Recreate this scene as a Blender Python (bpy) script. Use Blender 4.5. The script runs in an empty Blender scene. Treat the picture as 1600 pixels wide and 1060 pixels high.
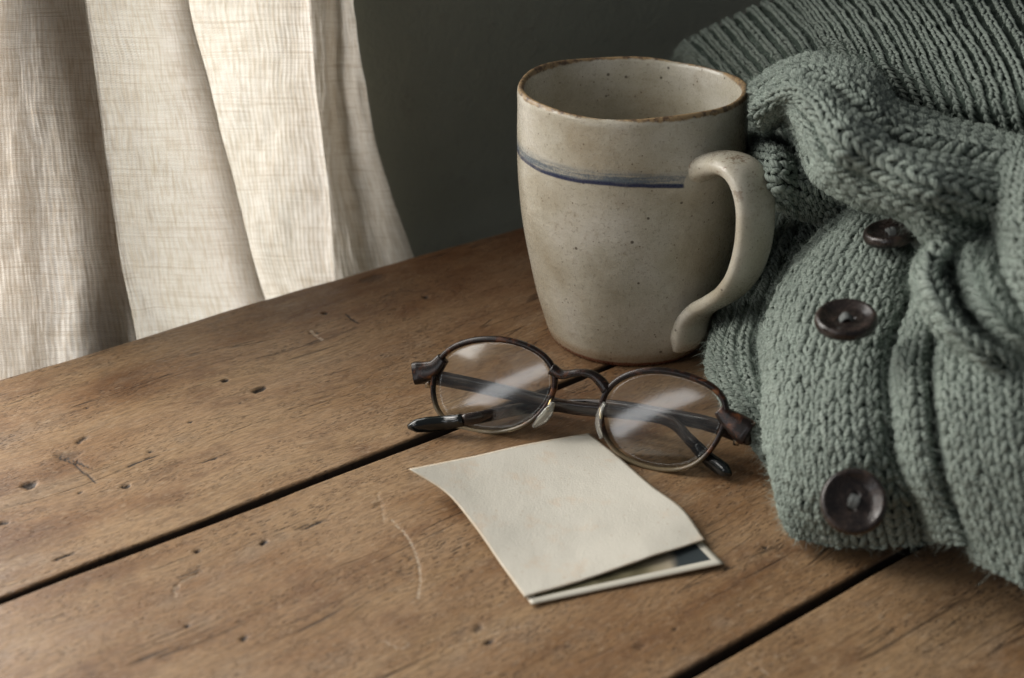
import bpy, math, random
import numpy as np
from mathutils import Vector, Matrix
random.seed(7); rng = np.random.default_rng(7)
S = bpy.context.scene
COL = S.collection

# ------------------------------------------------------------------ camera
H = .257; PITCH = math.radians(26.3); F = 2222.
cd = bpy.data.cameras.new('camera'); cam = bpy.data.objects.new('camera', cd); COL.objects.link(cam)
cam.location = (0, 0, H); cam.rotation_euler = (math.pi/2-PITCH, 0, 0)
cd.lens = 50; cd.sensor_width = 36; cd.clip_start = .01; cd.clip_end = 20
cd.dof.use_dof = True; cd.dof.focus_distance = .525; cd.dof.aperture_fstop = 10.5
S.camera = cam
# ------------------------------------------------------------------ light
S.view_settings.view_transform = 'Standard'; S.view_settings.look = 'None'
S.view_settings.exposure = 0; S.view_settings.gamma = 1
W = bpy.data.worlds.new('World'); S.world = W; W.use_nodes = True
W.node_tree.nodes['Background'].inputs[0].default_value = (.92, .94, 1.0, 1)
W.node_tree.nodes['Background'].inputs[1].default_value = .115
def area(name, loc, target, w, h, power, col, spread=180):
    l = bpy.data.lights.new(name, 'AREA'); l.shape = 'RECTANGLE'; l.size = w; l.size_y = h
    l.energy = power; l.color = col; l.spread = math.radians(spread)
    o = bpy.data.objects.new(name, l); COL.objects.link(o); o.location = loc
    o.rotation_euler = (Vector(target)-Vector(loc)).to_track_quat('-Z', 'Y').to_euler()
    return o
US = np.array([math.cos(math.radians(38.5)), math.sin(math.radians(38.5)), 0])
UT = np.array([-US[1], US[0], 0])
def st(s, t, z=0): return US*s+UT*t+np.array([0, 0, z])
area('window_light', st(.06, .98, .34), st(.12, .50, .12), .95, .9, 16, (1.0, .975, .94))
area('side_window_light', (-.80, .62, .58), (.02, .46, .02), .45, .75, 8.2, (1.0, .94, .86))
area('left_fill_light', (-.95, -.05, .62), (.05, .50, .05),   .40, .5, 3.1, (1.0, .965, .91))  # added soft fill from the left, no window known there
area('lens_streak_light', (-.70, -.42, .24), (.03, .45, .03), .12, .6, .72, (.97, .98, 1.0)).rotation_euler.rotate_axis('Z', math.radians(-38))  # added strip lamp, turned to lay a slanting streak on the lenses
S.cycles.max_bounces = 10; S.cycles.transparent_max_bounces = 24

# ------------------------------------------------------------------ geometry helpers
def ray(px, py):
    x = (px-800)/F; y = (530-py)/F
    return np.array([x, math.cos(PITCH)+y*math.sin(PITCH), -math.sin(PITCH)+y*math.cos(PITCH)])
O = np.array([0, 0, H])
def at(px, py, z):
    d = ray(px, py); return O+d*((z-H)/d[2])
def at_plane(px, py, p0, n):
    d = ray(px, py); return O+d*(np.dot(p0-O, n)/np.dot(d, n))
def cr(P, t):
    """Catmull-Rom through points P (n,...) at parameters t in 0..n-1"""
    P = np.asarray(P, float); n = len(P)
    Q = np.concatenate([[2*P[0]-P[1]], P, [2*P[-1]-P[-2]]])
    i = np.clip(np.floor(t).astype(int), 0, n-2); f = t-i
    f = f.reshape(f.shape+(1,)*(P.ndim-1))
    a, b, c, d = Q[i], Q[i+1], Q[i+2], Q[i+3]
    return .5*((2*b)+(c-a)*f+(2*a-5*b+4*c-d)*f*f+(3*b-a-3*c+d)*f**3)
def link(name, me, parent=None, mat=None):
    o = bpy.data.objects.new(name, me); COL.objects.link(o)
    if parent: o.parent = parent
    if mat: me.materials.append(mat)
    return o
def mesh(name, V, Fc, mat=None, parent=None, smooth=True, uv=None, attr=None):
    me = bpy.data.meshes.new(name); V = np.asarray(V, np.float32); Fc = np.asarray(Fc, np.int32)
    k = Fc.shape[1]
    me.vertices.add(len(V)); me.vertices.foreach_set('co', V.ravel())
    me.loops.add(Fc.size); me.loops.foreach_set('vertex_index', Fc.ravel())
    me.polygons.add(len(Fc)); me.polygons.foreach_set('loop_start', np.arange(0, Fc.size, k, dtype=np.int32))
    me.polygons.foreach_set('use_smooth', np.full(len(Fc), smooth, dtype=bool))
    if uv is not None:
        l = me.uv_layers.new(name='UVMap'); l.data.foreach_set('uv', np.asarray(uv, np.float32)[Fc.ravel()].ravel())
    if attr is not None:
        a = me.attributes.new('rnd', 'FLOAT', 'POINT'); a.data.foreach_set('value', np.asarray(attr, np.float32))
    me.update(calc_edges=True); me.validate()
    return link(name, me, parent, mat)
def grid_faces(nu, nv, closed_u=False, closed_v=False):
    iu = np.arange(nu if closed_u else nu-1); iv = np.arange(nv if closed_v else nv-1)
    A, B = np.meshgrid(iu, iv, indexing='ij'); A = A.ravel(); B = B.ravel()
    A2 = (A+1) % nu; B2 = (B+1) % nv
    return np.stack([A*nv+B, A2*nv+B, A2*nv+B2, A*nv+B2], 1)
def empty(name, loc=(0, 0, 0), rz=0):
    o = bpy.data.objects.new(name, None); COL.objects.link(o); o.location = loc; o.rotation_euler = (0, 0, rz)
    o.empty_display_size = .01; return o
def tag(o, label, cat, group=None):
    o['label'] = label; o['category'] = cat
    if group: o['group'] = group
def keep(o, parent):
    """parent without moving (parents are placed at their base, parts are modelled in world coordinates)"""
    o.parent = parent; o.matrix_parent_inverse = Matrix.LocRotScale(parent.location, parent.rotation_euler, None).inverted(); return o
def sweep(path, sec, up, n_sec=None, cap=True, closed=False):
    """path (n,3); sec(i)-> (m,2) section; up reference vector; returns V,F"""
    path = np.asarray(path, float); n = len(path)
    T = np.roll(path, -1, 0)-np.roll(path, 1, 0)
    if not closed: T[0] = path[1]-path[0]; T[-1] = path[-1]-path[-2]
    T /= np.linalg.norm(T, axis=1)[:, None]
    up = np.broadcast_to(np.asarray(up, float), (n, 3))
    A = np.cross(T, up); A /= np.linalg.norm(A, axis=1)[:, None]; B = np.cross(A, T)
    secs = np.stack([sec(i/(n if closed else n-1)) for i in range(n)])
    V = path[:, None]+A[:, None]*secs[..., :1]+B[:, None]*secs[..., 1:]
    m = secs.shape[1]
    Fc = grid_faces(n, m, closed, True).tolist(); V = V.reshape(-1, 3)
    if cap and not closed:
        c0 = len(V); V = np.vstack([V, path[:1], path[-1:]])
        for j in range(m):
            k = (j+1) % m
            Fc.append([c0, j, k, k]); Fc.append([c0+1, (n-1)*m+k, (n-1)*m+j, (n-1)*m+j])
    return V, Fc
def mesh_any(name, V, Fc, mat, parent=None, smooth=True):
    me = bpy.data.meshes.new(name); fs = []
    for f in Fc:
        g = []
        for i in f:
            if i not in g: g.append(int(i))
        fs.append(g)
    me.from_pydata([tuple(map(float, v)) for v in V], [], fs); me.update()
    for p in me.polygons: p.use_smooth = smooth
    o = link(name, me, None, mat)
    if parent: keep(o, parent)
    return o
def superell(a, b, m=16, p=2.6):
    t = np.linspace(0, 2*np.pi, m, endpoint=False); c, s = np.cos(t), np.sin(t)
    return np.stack([a*np.sign(c)*abs(c)**(2/p), b*np.sign(s)*abs(s)**(2/p)], 1)
def fix_normals(o):
    import bmesh
    bm = bmesh.new(); bm.from_mesh(o.data); bmesh.ops.recalc_face_normals(bm, faces=bm.faces); bm.to_mesh(o.data); bm.free()
def smooth_noise(x, y, seed, octs=3):
    """cheap value noise"""
    r = np.random.default_rng(seed); tot = 0; amp = 1
    for o in range(octs):
        tab = r.random((64, 64)); xi = np.floor(x).astype(int); yi = np.floor(y).astype(int)
        fx = x-xi; fy = y-yi; fx = fx*fx*(3-2*fx); fy = fy*fy*(3-2*fy)
        g = lambda a, b: tab[a % 64, b % 64]
        tot = tot+amp*((g(xi, yi)*(1-fx)+g(xi+1, yi)*fx)*(1-fy)+(g(xi, yi+1)*(1-fx)+g(xi+1, yi+1)*fx)*fy-.5)
        x = x*2.03+7.1; y = y*2.03+3.7; amp *= .5
    return tot

# ------------------------------------------------------------------ node helpers
class N:
    def __init__(s, name):
        s.m = bpy.data.materials.new(name); s.m.use_nodes = True; s.t = s.m.node_tree; s.t.nodes.clear()
        s.out = s.t.nodes.new('ShaderNodeOutputMaterial')
    def n(s, typ, ins=None, **kw):
        nd = s.t.nodes.new('ShaderNode'+typ)
        for k, v in kw.items(): setattr(nd, k, v)
        for k, v in (ins or {}).items(): s.set(nd.inputs[k], v)
        return nd
    def set(s, inp, v):
        if isinstance(v, bpy.types.NodeSocket): s.t.links.new(v, inp)
        elif isinstance(v, bpy.types.Node): s.t.links.new(v.outputs[0], inp)
        else:
            if inp.type == 'RGBA' and len(v) == 3: v = (*v, 1)
            inp.default_value = v
    def math(s, op, a, b=0., c=0., clamp=False):
        nd = s.n('Math', {0: a, 1: b, 2: c}, operation=op, use_clamp=clamp); return nd.outputs[0]
    def mix(s, f, a, b, blend='MIX'):
        nd = s.t.nodes.new('ShaderNodeMix'); nd.data_type = 'RGBA'; nd.blend_type = blend
        s.set(nd.inputs[0], f); s.set(nd.inputs[6], a); s.set(nd.inputs[7], b); return nd.outputs[2]
    def ramp(s, f, stops, interp='LINEAR'):
        nd = s.t.nodes.new('ShaderNodeValToRGB'); cr_ = nd.color_ramp; cr_.interpolation = interp
        while len(cr_.elements) < len(stops): cr_.elements.new(.5)
        for e, (p, c) in zip(cr_.elements, stops):
            e.position = p; e.color = (c, c, c, 1) if isinstance(c, (int, float)) else (*c, 1)
        s.set(nd.inputs[0], f); return nd.outputs[0]
    def step(s, v, lo, hi, a=0., b=1.):
        nd = s.n('MapRange', {0: v, 1: lo, 2: hi, 3: a, 4: b}); nd.interpolation_type = 'SMOOTHSTEP'; return nd.outputs[0]
    def noise(s, co, scale, detail=3, rough=.55, dist=0., out=0):
        return s.n('TexNoise', {'Vector': co, 'Scale': scale, 'Detail': detail, 'Roughness': rough, 'Distortion': dist}).outputs[out]
    def mapping(s, co, loc=(0, 0, 0), rot=(0, 0, 0), sc=(1, 1, 1), typ='POINT'):
        return s.n('Mapping', {'Vector': co, 'Location': loc, 'Rotation': rot, 'Scale': sc}, vector_type=typ).outputs[0]
    def bump(s, h, strength, dist, normal=None):
        nd = s.n('Bump', {'Strength': strength, 'Distance': dist, 'Height': h})
        if normal is not None: s.set(nd.inputs['Normal'], normal)
        return nd.outputs[0]
    def bsdf(s, **kw):
        ins = {k.replace('_', ' '): v for k, v in kw.items()}
        b = s.n('BsdfPrincipled', ins); s.t.links.new(b.outputs[0], s.out.inputs[0]); return b

# ------------------------------------------------------------------ materials
def wood_material():
    m = N('worn_wood'); co0 = m.n('TexCoord').outputs['Object']
    oi = m.n('ObjectInfo').outputs['Random']
    warp = m.n('TexNoise', {'Vector': co0, 'Scale': 9., 'Detail': 2.}).outputs[1]
    wv = m.n('VectorMath', {0: warp, 1: (.5, .5, .5)}, operation='SUBTRACT').outputs[0]
    wv = m.n('VectorMath', {0: wv, 1: (.006, .014, 0)}, operation='MULTIPLY').outputs[0]
    co = m.n('VectorMath', {0: co0, 1: wv}, operation='ADD').outputs[0]
    seed = m.n('CombineXYZ', {2: m.math('MULTIPLY', oi, 3.)}).outputs[0]
    co = m.n('VectorMath', {0: co, 1: seed}, operation='ADD').outputs[0]
    big = m.noise(m.mapping(co, sc=(12, 24, 1)), 1., 3, .55)
    band = m.noise(m.mapping(co, sc=(4, 70, 1)), 1., 4, .6)
    blot = m.noise(m.mapping(co, sc=(26, 40, 1)), 1., 4, .65)
    fibre = m.noise(m.mapping(co, sc=(210, 1000, 1)), 1., 4, .65)
    fib2 = m.noise(m.mapping(co, loc=(3, 1, 0), sc=(620, 1900, 1)), 1., 2, .6)
    mott = m.noise(m.mapping(co, sc=(260, 520, 1)), 1., 3, .6)
    c = m.ramp(big, [(.34, (.112, .049, .018)), (.46, (.200, .108, .049)), (.60, (.280, .178, .097))])
    c = m.mix(m.step(band, .40, .70, 0, .55), c, (.32, .212, .112))
    c = m.mix(m.step(blot, .52, .70, 0, .7), c, (.135, .066, .03))
    c = m.mix(m.step(blot, .47, .30, 0, .35), c, (.25, .195, .14))
    c = m.mix(m.step(fibre, .36, .60, .42, 0), c, (.07, .043, .027))
    c = m.mix(m.step(mott, .56, .74, 0, .40), c, (.37, .28, .185))
    c = m.mix(m.step(fib2, .55, .72, 0, .22), c, (.42, .32, .21))
    # large warm stains and the darker, oiled end beneath the mug
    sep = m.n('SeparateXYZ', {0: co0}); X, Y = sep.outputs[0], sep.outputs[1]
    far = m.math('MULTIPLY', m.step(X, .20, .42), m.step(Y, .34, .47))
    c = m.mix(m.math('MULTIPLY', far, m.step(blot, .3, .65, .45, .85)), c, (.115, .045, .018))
    # the worn, yellower front boards
    # pores: short dark dashes along the grain
    vo = m.n('TexVoronoi', {'Vector': m.mapping(co, sc=(210, 760, 1)), 'Scale': 1., 'Randomness': 1.}, feature='F1')
    pr = m.step(vo.outputs[0], .17, .30, 1, 0)
    pm = m.step(m.noise(m.mapping(co, sc=(14, 34, 1)), 1., 3), .50, .66)
    pore = m.math('MULTIPLY', pr, pm)
    c = m.mix(m.math('MULTIPLY', pore, .72), c, (.028, .018, .013))
    v2 = m.n('TexVoronoi', {'Vector': m.mapping(co, loc=(4, 7, 0), rot=(0, 0, .05), sc=(330, 1500, 1)), 'Scale': 1., 'Randomness': 1.}, feature='F1')
    p2 = m.math('MULTIPLY', m.step(v2.outputs[0], .16, .34, 1, 0), m.step(m.noise(m.mapping(co, loc=(1, 5, 0), sc=(40, 110, 1)), 1., 3), .42, .58))
    c = m.mix(m.math('MULTIPLY', p2, .62), c, (.045, .027, .017))
    v3 = m.n('TexVoronoi', {'Vector': m.mapping(co, loc=(8, 3, 0), rot=(0, 0, -.08), sc=(300, 1300, 1)), 'Scale': 1., 'Randomness': 1.}, feature='F1')
    p3 = m.math('MULTIPLY', m.step(v3.outputs[0], .12, .30, 1, 0), m.step(m.noise(m.mapping(co, loc=(6, 2, 0), sc=(35, 90, 1)), 1., 3), .48, .62))
    c = m.mix(m.math('MULTIPLY', p3, .34), c, (.44, .34, .22))
    pore = m.math('MAXIMUM', pore, m.math('MULTIPLY', p2, .8))
    # long hairline cracks
    vc = m.noise(m.mapping(co, loc=(9, 2, 0), sc=(7, 150, 1)), 1., 2, .5)
    cr_ = m.math('ABSOLUTE', m.math('SUBTRACT', vc, .5))
    crk = m.math('MULTIPLY', m.step(cr_, .002, .012, 1, 0), m.step(m.noise(m.mapping(co, sc=(16, 34, 1)), 1., 2), .50, .60))
    c = m.mix(m.math('MULTIPLY', crk, .7), c, (.03, .02, .014))
    # dirt in the carved dents, grime and painted gap shade on plank sides, pale scratches (per-vertex wear masks of the carved mesh)
    tot = m.n('Attribute', attribute_name='rnd').outputs['Fac']
    c = m.mix(m.math('MULTIPLY', m.step(tot, .02, .75), .93), c, (.022, .017, .015))
    pale = m.math('MULTIPLY', m.step(tot, -.5, -.05, 1, 0), m.step(m.noise(co0, 700., 2), .35, .55))
    c = m.mix(m.math('MULTIPLY', pale, .34), c, (.62, .54, .43))
    h = m.math('ADD', m.math('MULTIPLY', fibre, .5), m.math('MULTIPLY', mott, .45))
    h = m.math('SUBTRACT', h, m.math('MULTIPLY', pore, .6))
    h = m.math('SUBTRACT', h, m.math('MULTIPLY', crk, .6))
    h = m.math('ADD', h, m.math('MULTIPLY', blot, .8))
    nb = m.bump(h, .75, .0006)
    ro = m.step(mott, .3, .7, .42, .62)
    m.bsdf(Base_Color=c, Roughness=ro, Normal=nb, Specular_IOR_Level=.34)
    return m.m
DENTS = [(352, 594, .0016, .0011, 10, 1), (405, 608, .0030, .0014, 8, 1), (45, 758, .0024, .0021, 20, .9),
         (308, 859, .0013, .0012, 0, .9), (412, 846, .0016, .0009, 30, .9), (490, 519, .0030, .0008, -30, .7),
         (508, 488, .0014, .0014, 0, .8), (545, 498, .0022, .0004, -40, .8), (583, 433, .0085, .0042, 0, .38), (665, 464, .0020, .0012, 0, .9),
         (617, 482, .0022, .0010, 0, .35), (330, 716, .0058, .00035, 0, .9), (218, 721, .0080, .00035, 2, .9),
         (100, 868, .0036, .0006, 0, .9), (275, 490, .0010, .0008, 0, .8), (298, 659, .0012, .0006, 0, .8),
         (375, 629, .0010, .0005, 0, .7), (196, 757, .0016, .0010, 0, .85), (236, 705, .0010, .0008, 0, .7), (124, 767, .0010, .0007, 0, .7),
         (17, 587, .0010, .0008, 0, .8), (136, 637, .0007, .0007, 0, .8), (293, 976, .0009, .0008, 0, .8), (380, 995, .0012, .0009, 0, .8),
         (764, 1003, .0016, .0010, 0, .8), (745, 980, .0024, .0014, 0, .5), (490, 818, .0052, .0006, 4, .7), (470, 822, .0030, .0005, 4, .7),
         (127, 686, .0034, .0012, 25, .6), (118, 720, .0095, .0004, -72, .75), (105, 712, .0050, .0040, -20, .35), (300, 898, .0055, .0006, 12, .6), (276, 917, .0028, .0006, 60, .5),
         (1195, 856, .0009, .0009, 0, .7), (1054, 982, .0010, .0008, 0, .7), (1135, 888, .0012, .0004, 0, .7), (640, 873, .0012, .0006, 0, .5),
         (590, 788, .0035, .0010, 0, .35), (5, 815, .0016, .0009, 0, .8), (1000, 1010, .0020, .0012, 0, .35)]
SCRATCHES = [([(612, 812), (632, 832), (648, 862), (657, 900), (653, 935)], .00030, -.8), ([(276, 930), (272, 918), (285, 905), (312, 892)], .00030, -.55),
            ([(598, 1000), (625, 1012), (640, 1004)], .00035, -.4), ([(590, 770), (596, 790), (600, 815)], .0004, -.3), ([(1160, 1030), (1200, 1050), (1240, 1075)], .00025, -.5),
            ([(486, 516), (494, 524), (503, 530)], .0005, -.9), ([(90, 712), (112, 722), (128, 735), (150, 752)], .00035, .75), ([(310, 888), (280, 900)], .0004, .6),
            ([(540, 490), (552, 500), (560, 504)], .0004, .8), ([(700, 520), (720, 508), (742, 503)], .0003, .5), ([(905, 1035), (960, 1010)], .00035, .4),
            ([(450, 640), (520, 615)], .0003, .45), ([(60, 640), (130, 622)], .00025, .4), ([(700, 1010), (780, 985), (830, 975)], .00035, -.3)]
M_wood = wood_material()

def glaze_material(name, band=True):
    m = N(name); co = m.n('TexCoord').outputs['Object']
    sep = m.n('SeparateXYZ', {0: co}); Z = sep.outputs[2]
    X, Y = sep.outputs[0], sep.outputs[1]
    big = m.noise(co, 32., 4, .6); med = m.noise(co, 130., 4, .65); fine = m.noise(co, 900., 3, .7)
    c = m.ramp(big, [(.34, (.37, .325, .24)), (.5, (.47, .44, .355)), (.64, (.55, .525, .455))])
    c = m.mix(m.step(med, .50, .72, 0, .42), c, (.34, .285, .20))
    c = m.mix(m.step(fine, .53, .68, 0, .42), c, (.17, .135, .09))
    v = m.n('TexVoronoi', {'Vector': co, 'Scale': 520., 'Randomness': 1.}, feature='F1')
    spm = m.step(m.noise(co, 260., 1), .58, .66)
    sp = m.math('MULTIPLY', m.step(v.outputs[0], .10, .24, 1, 0), spm)
    c = m.mix(m.math('MULTIPLY', sp, .75), c, (.10, .07, .045))
    v2 = m.n('TexVoronoi', {'Vector': co, 'Scale': 110., 'Randomness': 1.}, feature='F1')
    sp2 = m.math('MULTIPLY', m.step(v2.outputs[0], .05, .09, 1, 0), .8)
    c = m.mix(sp2, c, (.05, .035, .025))
    # blue brushed line below the rim: sharp dark lower edge, thin wash above
    zz = m.math('ADD', Z, m.math('MULTIPLY', m.math('SUBTRACT', m.noise(m.mapping(co, sc=(40, 40, 8)), 1., 2), .5), .0022))
    wash = m.math('MULTIPLY', m.step(zz, .0790, .0797), m.step(zz, .0815, .0862, 1, 0))
    str_ = m.noise(m.mapping(co, sc=(60, 60, 900)), 1., 3, .6)
    spk = m.noise(co, 1300., 2, .6)
    wash = m.math('MULTIPLY', wash, m.step(m.math('ADD', str_, m.math('MULTIPLY', spk, .4)), .50, .82, .25, .95))
    line = m.math('MULTIPLY', m.step(zz, .0785, .0792), m.step(zz, .0798, .0810, 1, 0))
    line = m.math('MULTIPLY', line, m.step(m.noise(co, 70., 3), .28, .46, .45, .97))
    rd = m.n('VectorMath', {0: m.n('CombineXYZ', {0: X, 1: Y}).outputs[0]}, operation='LENGTH').outputs['Value']
    om = m.math('MULTIPLY', m.step(rd, .0418, .0422), m.step(rd, .0462, .0465, 1, 0))
    wash = m.math('MULTIPLY', wash, om); line = m.math('MULTIPLY', line, om)
    if band: c = m.mix(wash, c, (.10, .135, .17)); c = m.mix(line, c, (.018, .028, .072))
    # bare, toasted rim edge
    rn = m.math('ADD', Z, m.math('MULTIPLY', m.math('SUBTRACT', m.noise(co, 190., 4, .7), .5), .0026))
    rim = m.step(rn, .1026, .1035, 0, .95)
    rc = m.mix(m.step(m.noise(co, 330., 3, .7), .42, .62), (.30, .20, .095), (.085, .045, .022))
    c = m.mix(rim, c, rc)
    if not band:
        wn = m.math('MULTIPLY', m.step(m.noise(co, 210., 4, .7), .54, .64), m.step(Z, .074, .088))
        c = m.mix(m.math('MULTIPLY', wn, .7), c, (.15, .085, .045))
    # raw foot
    c = m.mix(m.step(rn, .0040, .0085, .65, 0), c, (.28, .19, .11))
    c = m.mix(m.step(rn, .0016, .0028, 1, 0), c, (.16, .062, .035))
    h = m.math('ADD', m.math('MULTIPLY', m.noise(co, 90., 3), .9), m.math('MULTIPLY', fine, .14))
    thr = m.noise(m.mapping(co, sc=(6, 6, 190)), 1., 2)
    h = m.math('ADD', h, m.math('MULTIPLY', thr, .45))
    nb = m.bump(h, .7, .0007)
    ro = m.math('ADD', m.step(fine, .3, .7, .22, .36), m.math('MULTIPLY', rim, .15))
    m.bsdf(Base_Color=c, Roughness=ro, Normal=nb, Specular_IOR_Level=.5)
    return m.m
M_glaze = glaze_material('speckled_stoneware_glaze'); M_glaze_plain = glaze_material('speckled_glaze_unbanded', False)

def yarn_material(name, a, b, dark):
    m = N(name); at_ = m.n('Attribute', attribute_name='rnd').outputs['Fac']
    uv = m.n('TexCoord').outputs['UV']; co = m.n('TexCoord').outputs['Object']
    sep = m.n('SeparateXYZ', {0: uv})
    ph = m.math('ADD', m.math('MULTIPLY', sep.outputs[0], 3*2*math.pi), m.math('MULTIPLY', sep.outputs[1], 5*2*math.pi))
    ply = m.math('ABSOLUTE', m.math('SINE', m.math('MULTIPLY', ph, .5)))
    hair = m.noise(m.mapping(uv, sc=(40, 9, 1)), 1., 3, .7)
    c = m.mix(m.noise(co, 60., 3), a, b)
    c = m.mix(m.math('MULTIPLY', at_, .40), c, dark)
    c = m.mix(m.step(ply, 0., .55, .55, 0), c, dark)  # grooves between plies darkened in colour, as painted shade
    c = m.mix(m.step(hair, .55, .78, 0, .45), c, (.42, .46, .42))
    h = m.math('ADD', ply, m.math('MULTIPLY', hair, .5))
    nb = m.bump(h, .8, .0003)
    b_ = m.bsdf(Base_Color=c, Roughness=.92, Normal=nb, Specular_IOR_Level=.15)
    b_.inputs['Sheen Weight'].default_value = .10; b_.inputs['Sheen Roughness'].default_value = .5
    b_.inputs['Sheen Tint'].default_value = (.75, .85, .8, 1)
    return m.m
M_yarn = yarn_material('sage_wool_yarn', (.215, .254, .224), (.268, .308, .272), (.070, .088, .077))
def plain(name, col, rough=.6, spec=.4, noise=None, bump=None, **kw):
    m = N(name); co = m.n('TexCoord').outputs['Object']; c = col
    if noise: c = m.mix(m.noise(co, noise[0], 4, .6), col, noise[1])
    ins = dict(Base_Color=c, Roughness=rough, Specular_IOR_Level=spec)
    if bump: ins['Normal'] = m.bump(m.noise(co, bump[0], 3), 1., bump[1])
    b = m.bsdf(**ins)
    for k, v in kw.items(): b.inputs[k.replace('_', ' ')].default_value = v
    return m.m
M_knitbase = plain('stitch_gap_shade', (.045, .058, .050), .95, .05, (900., (.055, .072, .06)), (1200., .0006))  # much darker than the yarn: shade between stitches put into the colour
M_fuzz = plain('wool_fuzz', (.42, .50, .44), .8, .1)
M_thread = plain('grey_thread', (.26, .28, .275), .9, .1, (2500., (.08, .085, .08)), (3000., .0003))
def button_material():
    m = N('dark_horn'); co = m.n('TexCoord').outputs['Object']
    n1 = m.noise(co, 170., 4, .6, 1.2); n2 = m.noise(m.mapping(co, sc=(700, 1500, 600)), 1., 3)
    c = m.ramp(n1, [(.35, (.010, .008, .008)), (.55, (.024, .018, .016)), (.75, (.060, .038, .028))])
    c = m.mix(m.step(n2, .55, .75, 0, .25), c, (.14, .11, .09))
    m.bsdf(Base_Color=c, Roughness=m.step(n1, .3, .7, .15, .32), Specular_IOR_Level=.5, Normal=m.bump(n2, .4, .0002))
    return m.m
M_button = button_material()
def tortoise_material():
    m = N('tortoiseshell_acetate'); co = m.n('TexCoord').outputs['Object']
    n1 = m.noise(co, 210., 3, .55, .8)
    Z = m.n('SeparateXYZ', {0: co}).outputs[2]
    c = m.ramp(n1, [(.44, (.008, .005, .004)), (.57, (.030, .012, .007)), (.67, (.10, .036, .013)), (.78, (.28, .12, .04))])
    # the front fades to clear honey acetate at its lower edge
    clr = m.step(m.math('ADD', Z, m.math('MULTIPLY', n1, .006)), .003, .013, .6, 0)
    c = m.mix(clr, c, (.50, .40, .24))
    b = m.bsdf(Base_Color=c, Roughness=.24, Specular_IOR_Level=.28)
    m.set(b.inputs['Transmission Weight'], m.math('ADD', m.math('MULTIPLY', clr, .8), .08))
    b.inputs['Coat Weight'].default_value = .05; b.inputs['Coat Roughness'].default_value = .1
    return m.m
M_tort = tortoise_material()
def temple_material():
    m = N('smoky_temple_acetate'); co = m.n('TexCoord').outputs['Object']
    n1 = m.noise(m.mapping(co, sc=(60, 60, 500)), 1., 3, .5, .5)
    c = m.ramp(n1, [(.35, (.020, .017, .017)), (.55, (.055, .040, .034)), (.72, (.15, .095, .065))])
    b = m.bsdf(Base_Color=c, Roughness=.2, Specular_IOR_Level=.6); b.inputs['Transmission Weight'].default_value = .15
    return m.m
M_temple = temple_material()
M_tip = plain('black_temple_tip', (.006, .008, .008), .14, .6)
M_metal = plain('polished_steel', (.55, .52, .46), .25, .5, Metallic=1.)
M_gold = plain('gold_wire', (.65, .50, .25), .25, .5, Metallic=1.)
def lens_material():
    m = N('lens_glass'); fr = m.n('Fresnel', {'IOR': 1.52})
    gl = m.n('BsdfGlossy', {'Color': (1, 1, 1), 'Roughness': .11}); tr = m.n('BsdfTransparent', {'Color': (.965, .975, .965)})
    co = m.n('TexCoord').outputs['Object']
    # faint haze of dust and finger marks
    df = m.n('BsdfDiffuse', {'Color': (.75, .75, .72)})
    sm = m.math('MULTIPLY', m.step(m.noise(co, 70., 3, .6, 1.), .45, .75), .035)
    a = m.n('MixShader', {0: sm, 1: tr.outputs[0], 2: df.outputs[0]})
    f2 = m.math('MULTIPLY', fr.outputs[0], 1.0)
    mx = m.n('MixShader', {0: f2, 1: a.outputs[0], 2: gl.outputs[0]}); m.t.links.new(mx.outputs[0], m.out.inputs[0])
    return m.m
M_lens = lens_material()
def pad_material():
    m = N('clear_silicone'); fr = m.n('Fresnel', {'IOR': 1.45})
    gl = m.n('BsdfGlossy', {'Roughness': .12}); tr = m.n('BsdfTransparent', {'Color': (.90, .90, .86)})
    df = m.n('BsdfDiffuse', {'Color': (.8, .8, .74)}); a = m.n('MixShader', {0: .16, 1: tr.outputs[0], 2: df.outputs[0]})
    mx = m.n('MixShader', {0: m.math('MULTIPLY', fr.outputs[0], 1.5, clamp=True), 1: a.outputs[0], 2: gl.outputs[0]}); m.t.links.new(mx.outputs[0], m.out.inputs[0])
    return m.m
M_pad = pad_material()
def paper_material():
    m = N('aged_card'); uv = m.n('TexCoord').outputs['UV']; co = m.n('TexCoord').outputs['Object']
    c = m.mix(m.noise(co, 25., 3), (.54, .515, .445), (.61, .59, .525))
    st_ = m.noise(co, 60., 5, .7); c = m.mix(m.step(st_, .52, .68, 0, .42), c, (.56, .43, .31))
    v = m.n('TexVoronoi', {'Vector': co, 'Scale': 230.}, feature='F1')
    c = m.mix(m.math('MULTIPLY', m.step(v.outputs[0], .06, .12, 1, 0), .35), c, (.35, .24, .15))
    sp = m.n('SeparateXYZ', {0: uv}); U, V_ = sp.outputs[0], sp.outputs[1]
    e = m.math('MINIMUM', m.math('MINIMUM', U, m.math('SUBTRACT', 1., U)), m.math('MINIMUM', V_, m.math('SUBTRACT', 1., V_)))
    e = m.math('ADD', e, m.math('MULTIPLY', m.math('SUBTRACT', m.noise(co, 300., 4, .7), .5), .035))
    c = m.mix(m.step(e, -.004, .022, .55, 0), c, (.42, .31, .19))
    cre = m.noise(m.mapping(co, sc=(30, 14, 1)), 1., 4, .55)
    h = m.math('ADD', m.noise(co, 1500., 3), m.math('MULTIPLY', cre, 6.))
    m.bsdf(Base_Color=c, Roughness=.6, Specular_IOR_Level=.25, Normal=m.bump(h, .5, .00025)); return m.m
M_paper = paper_material()
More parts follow.
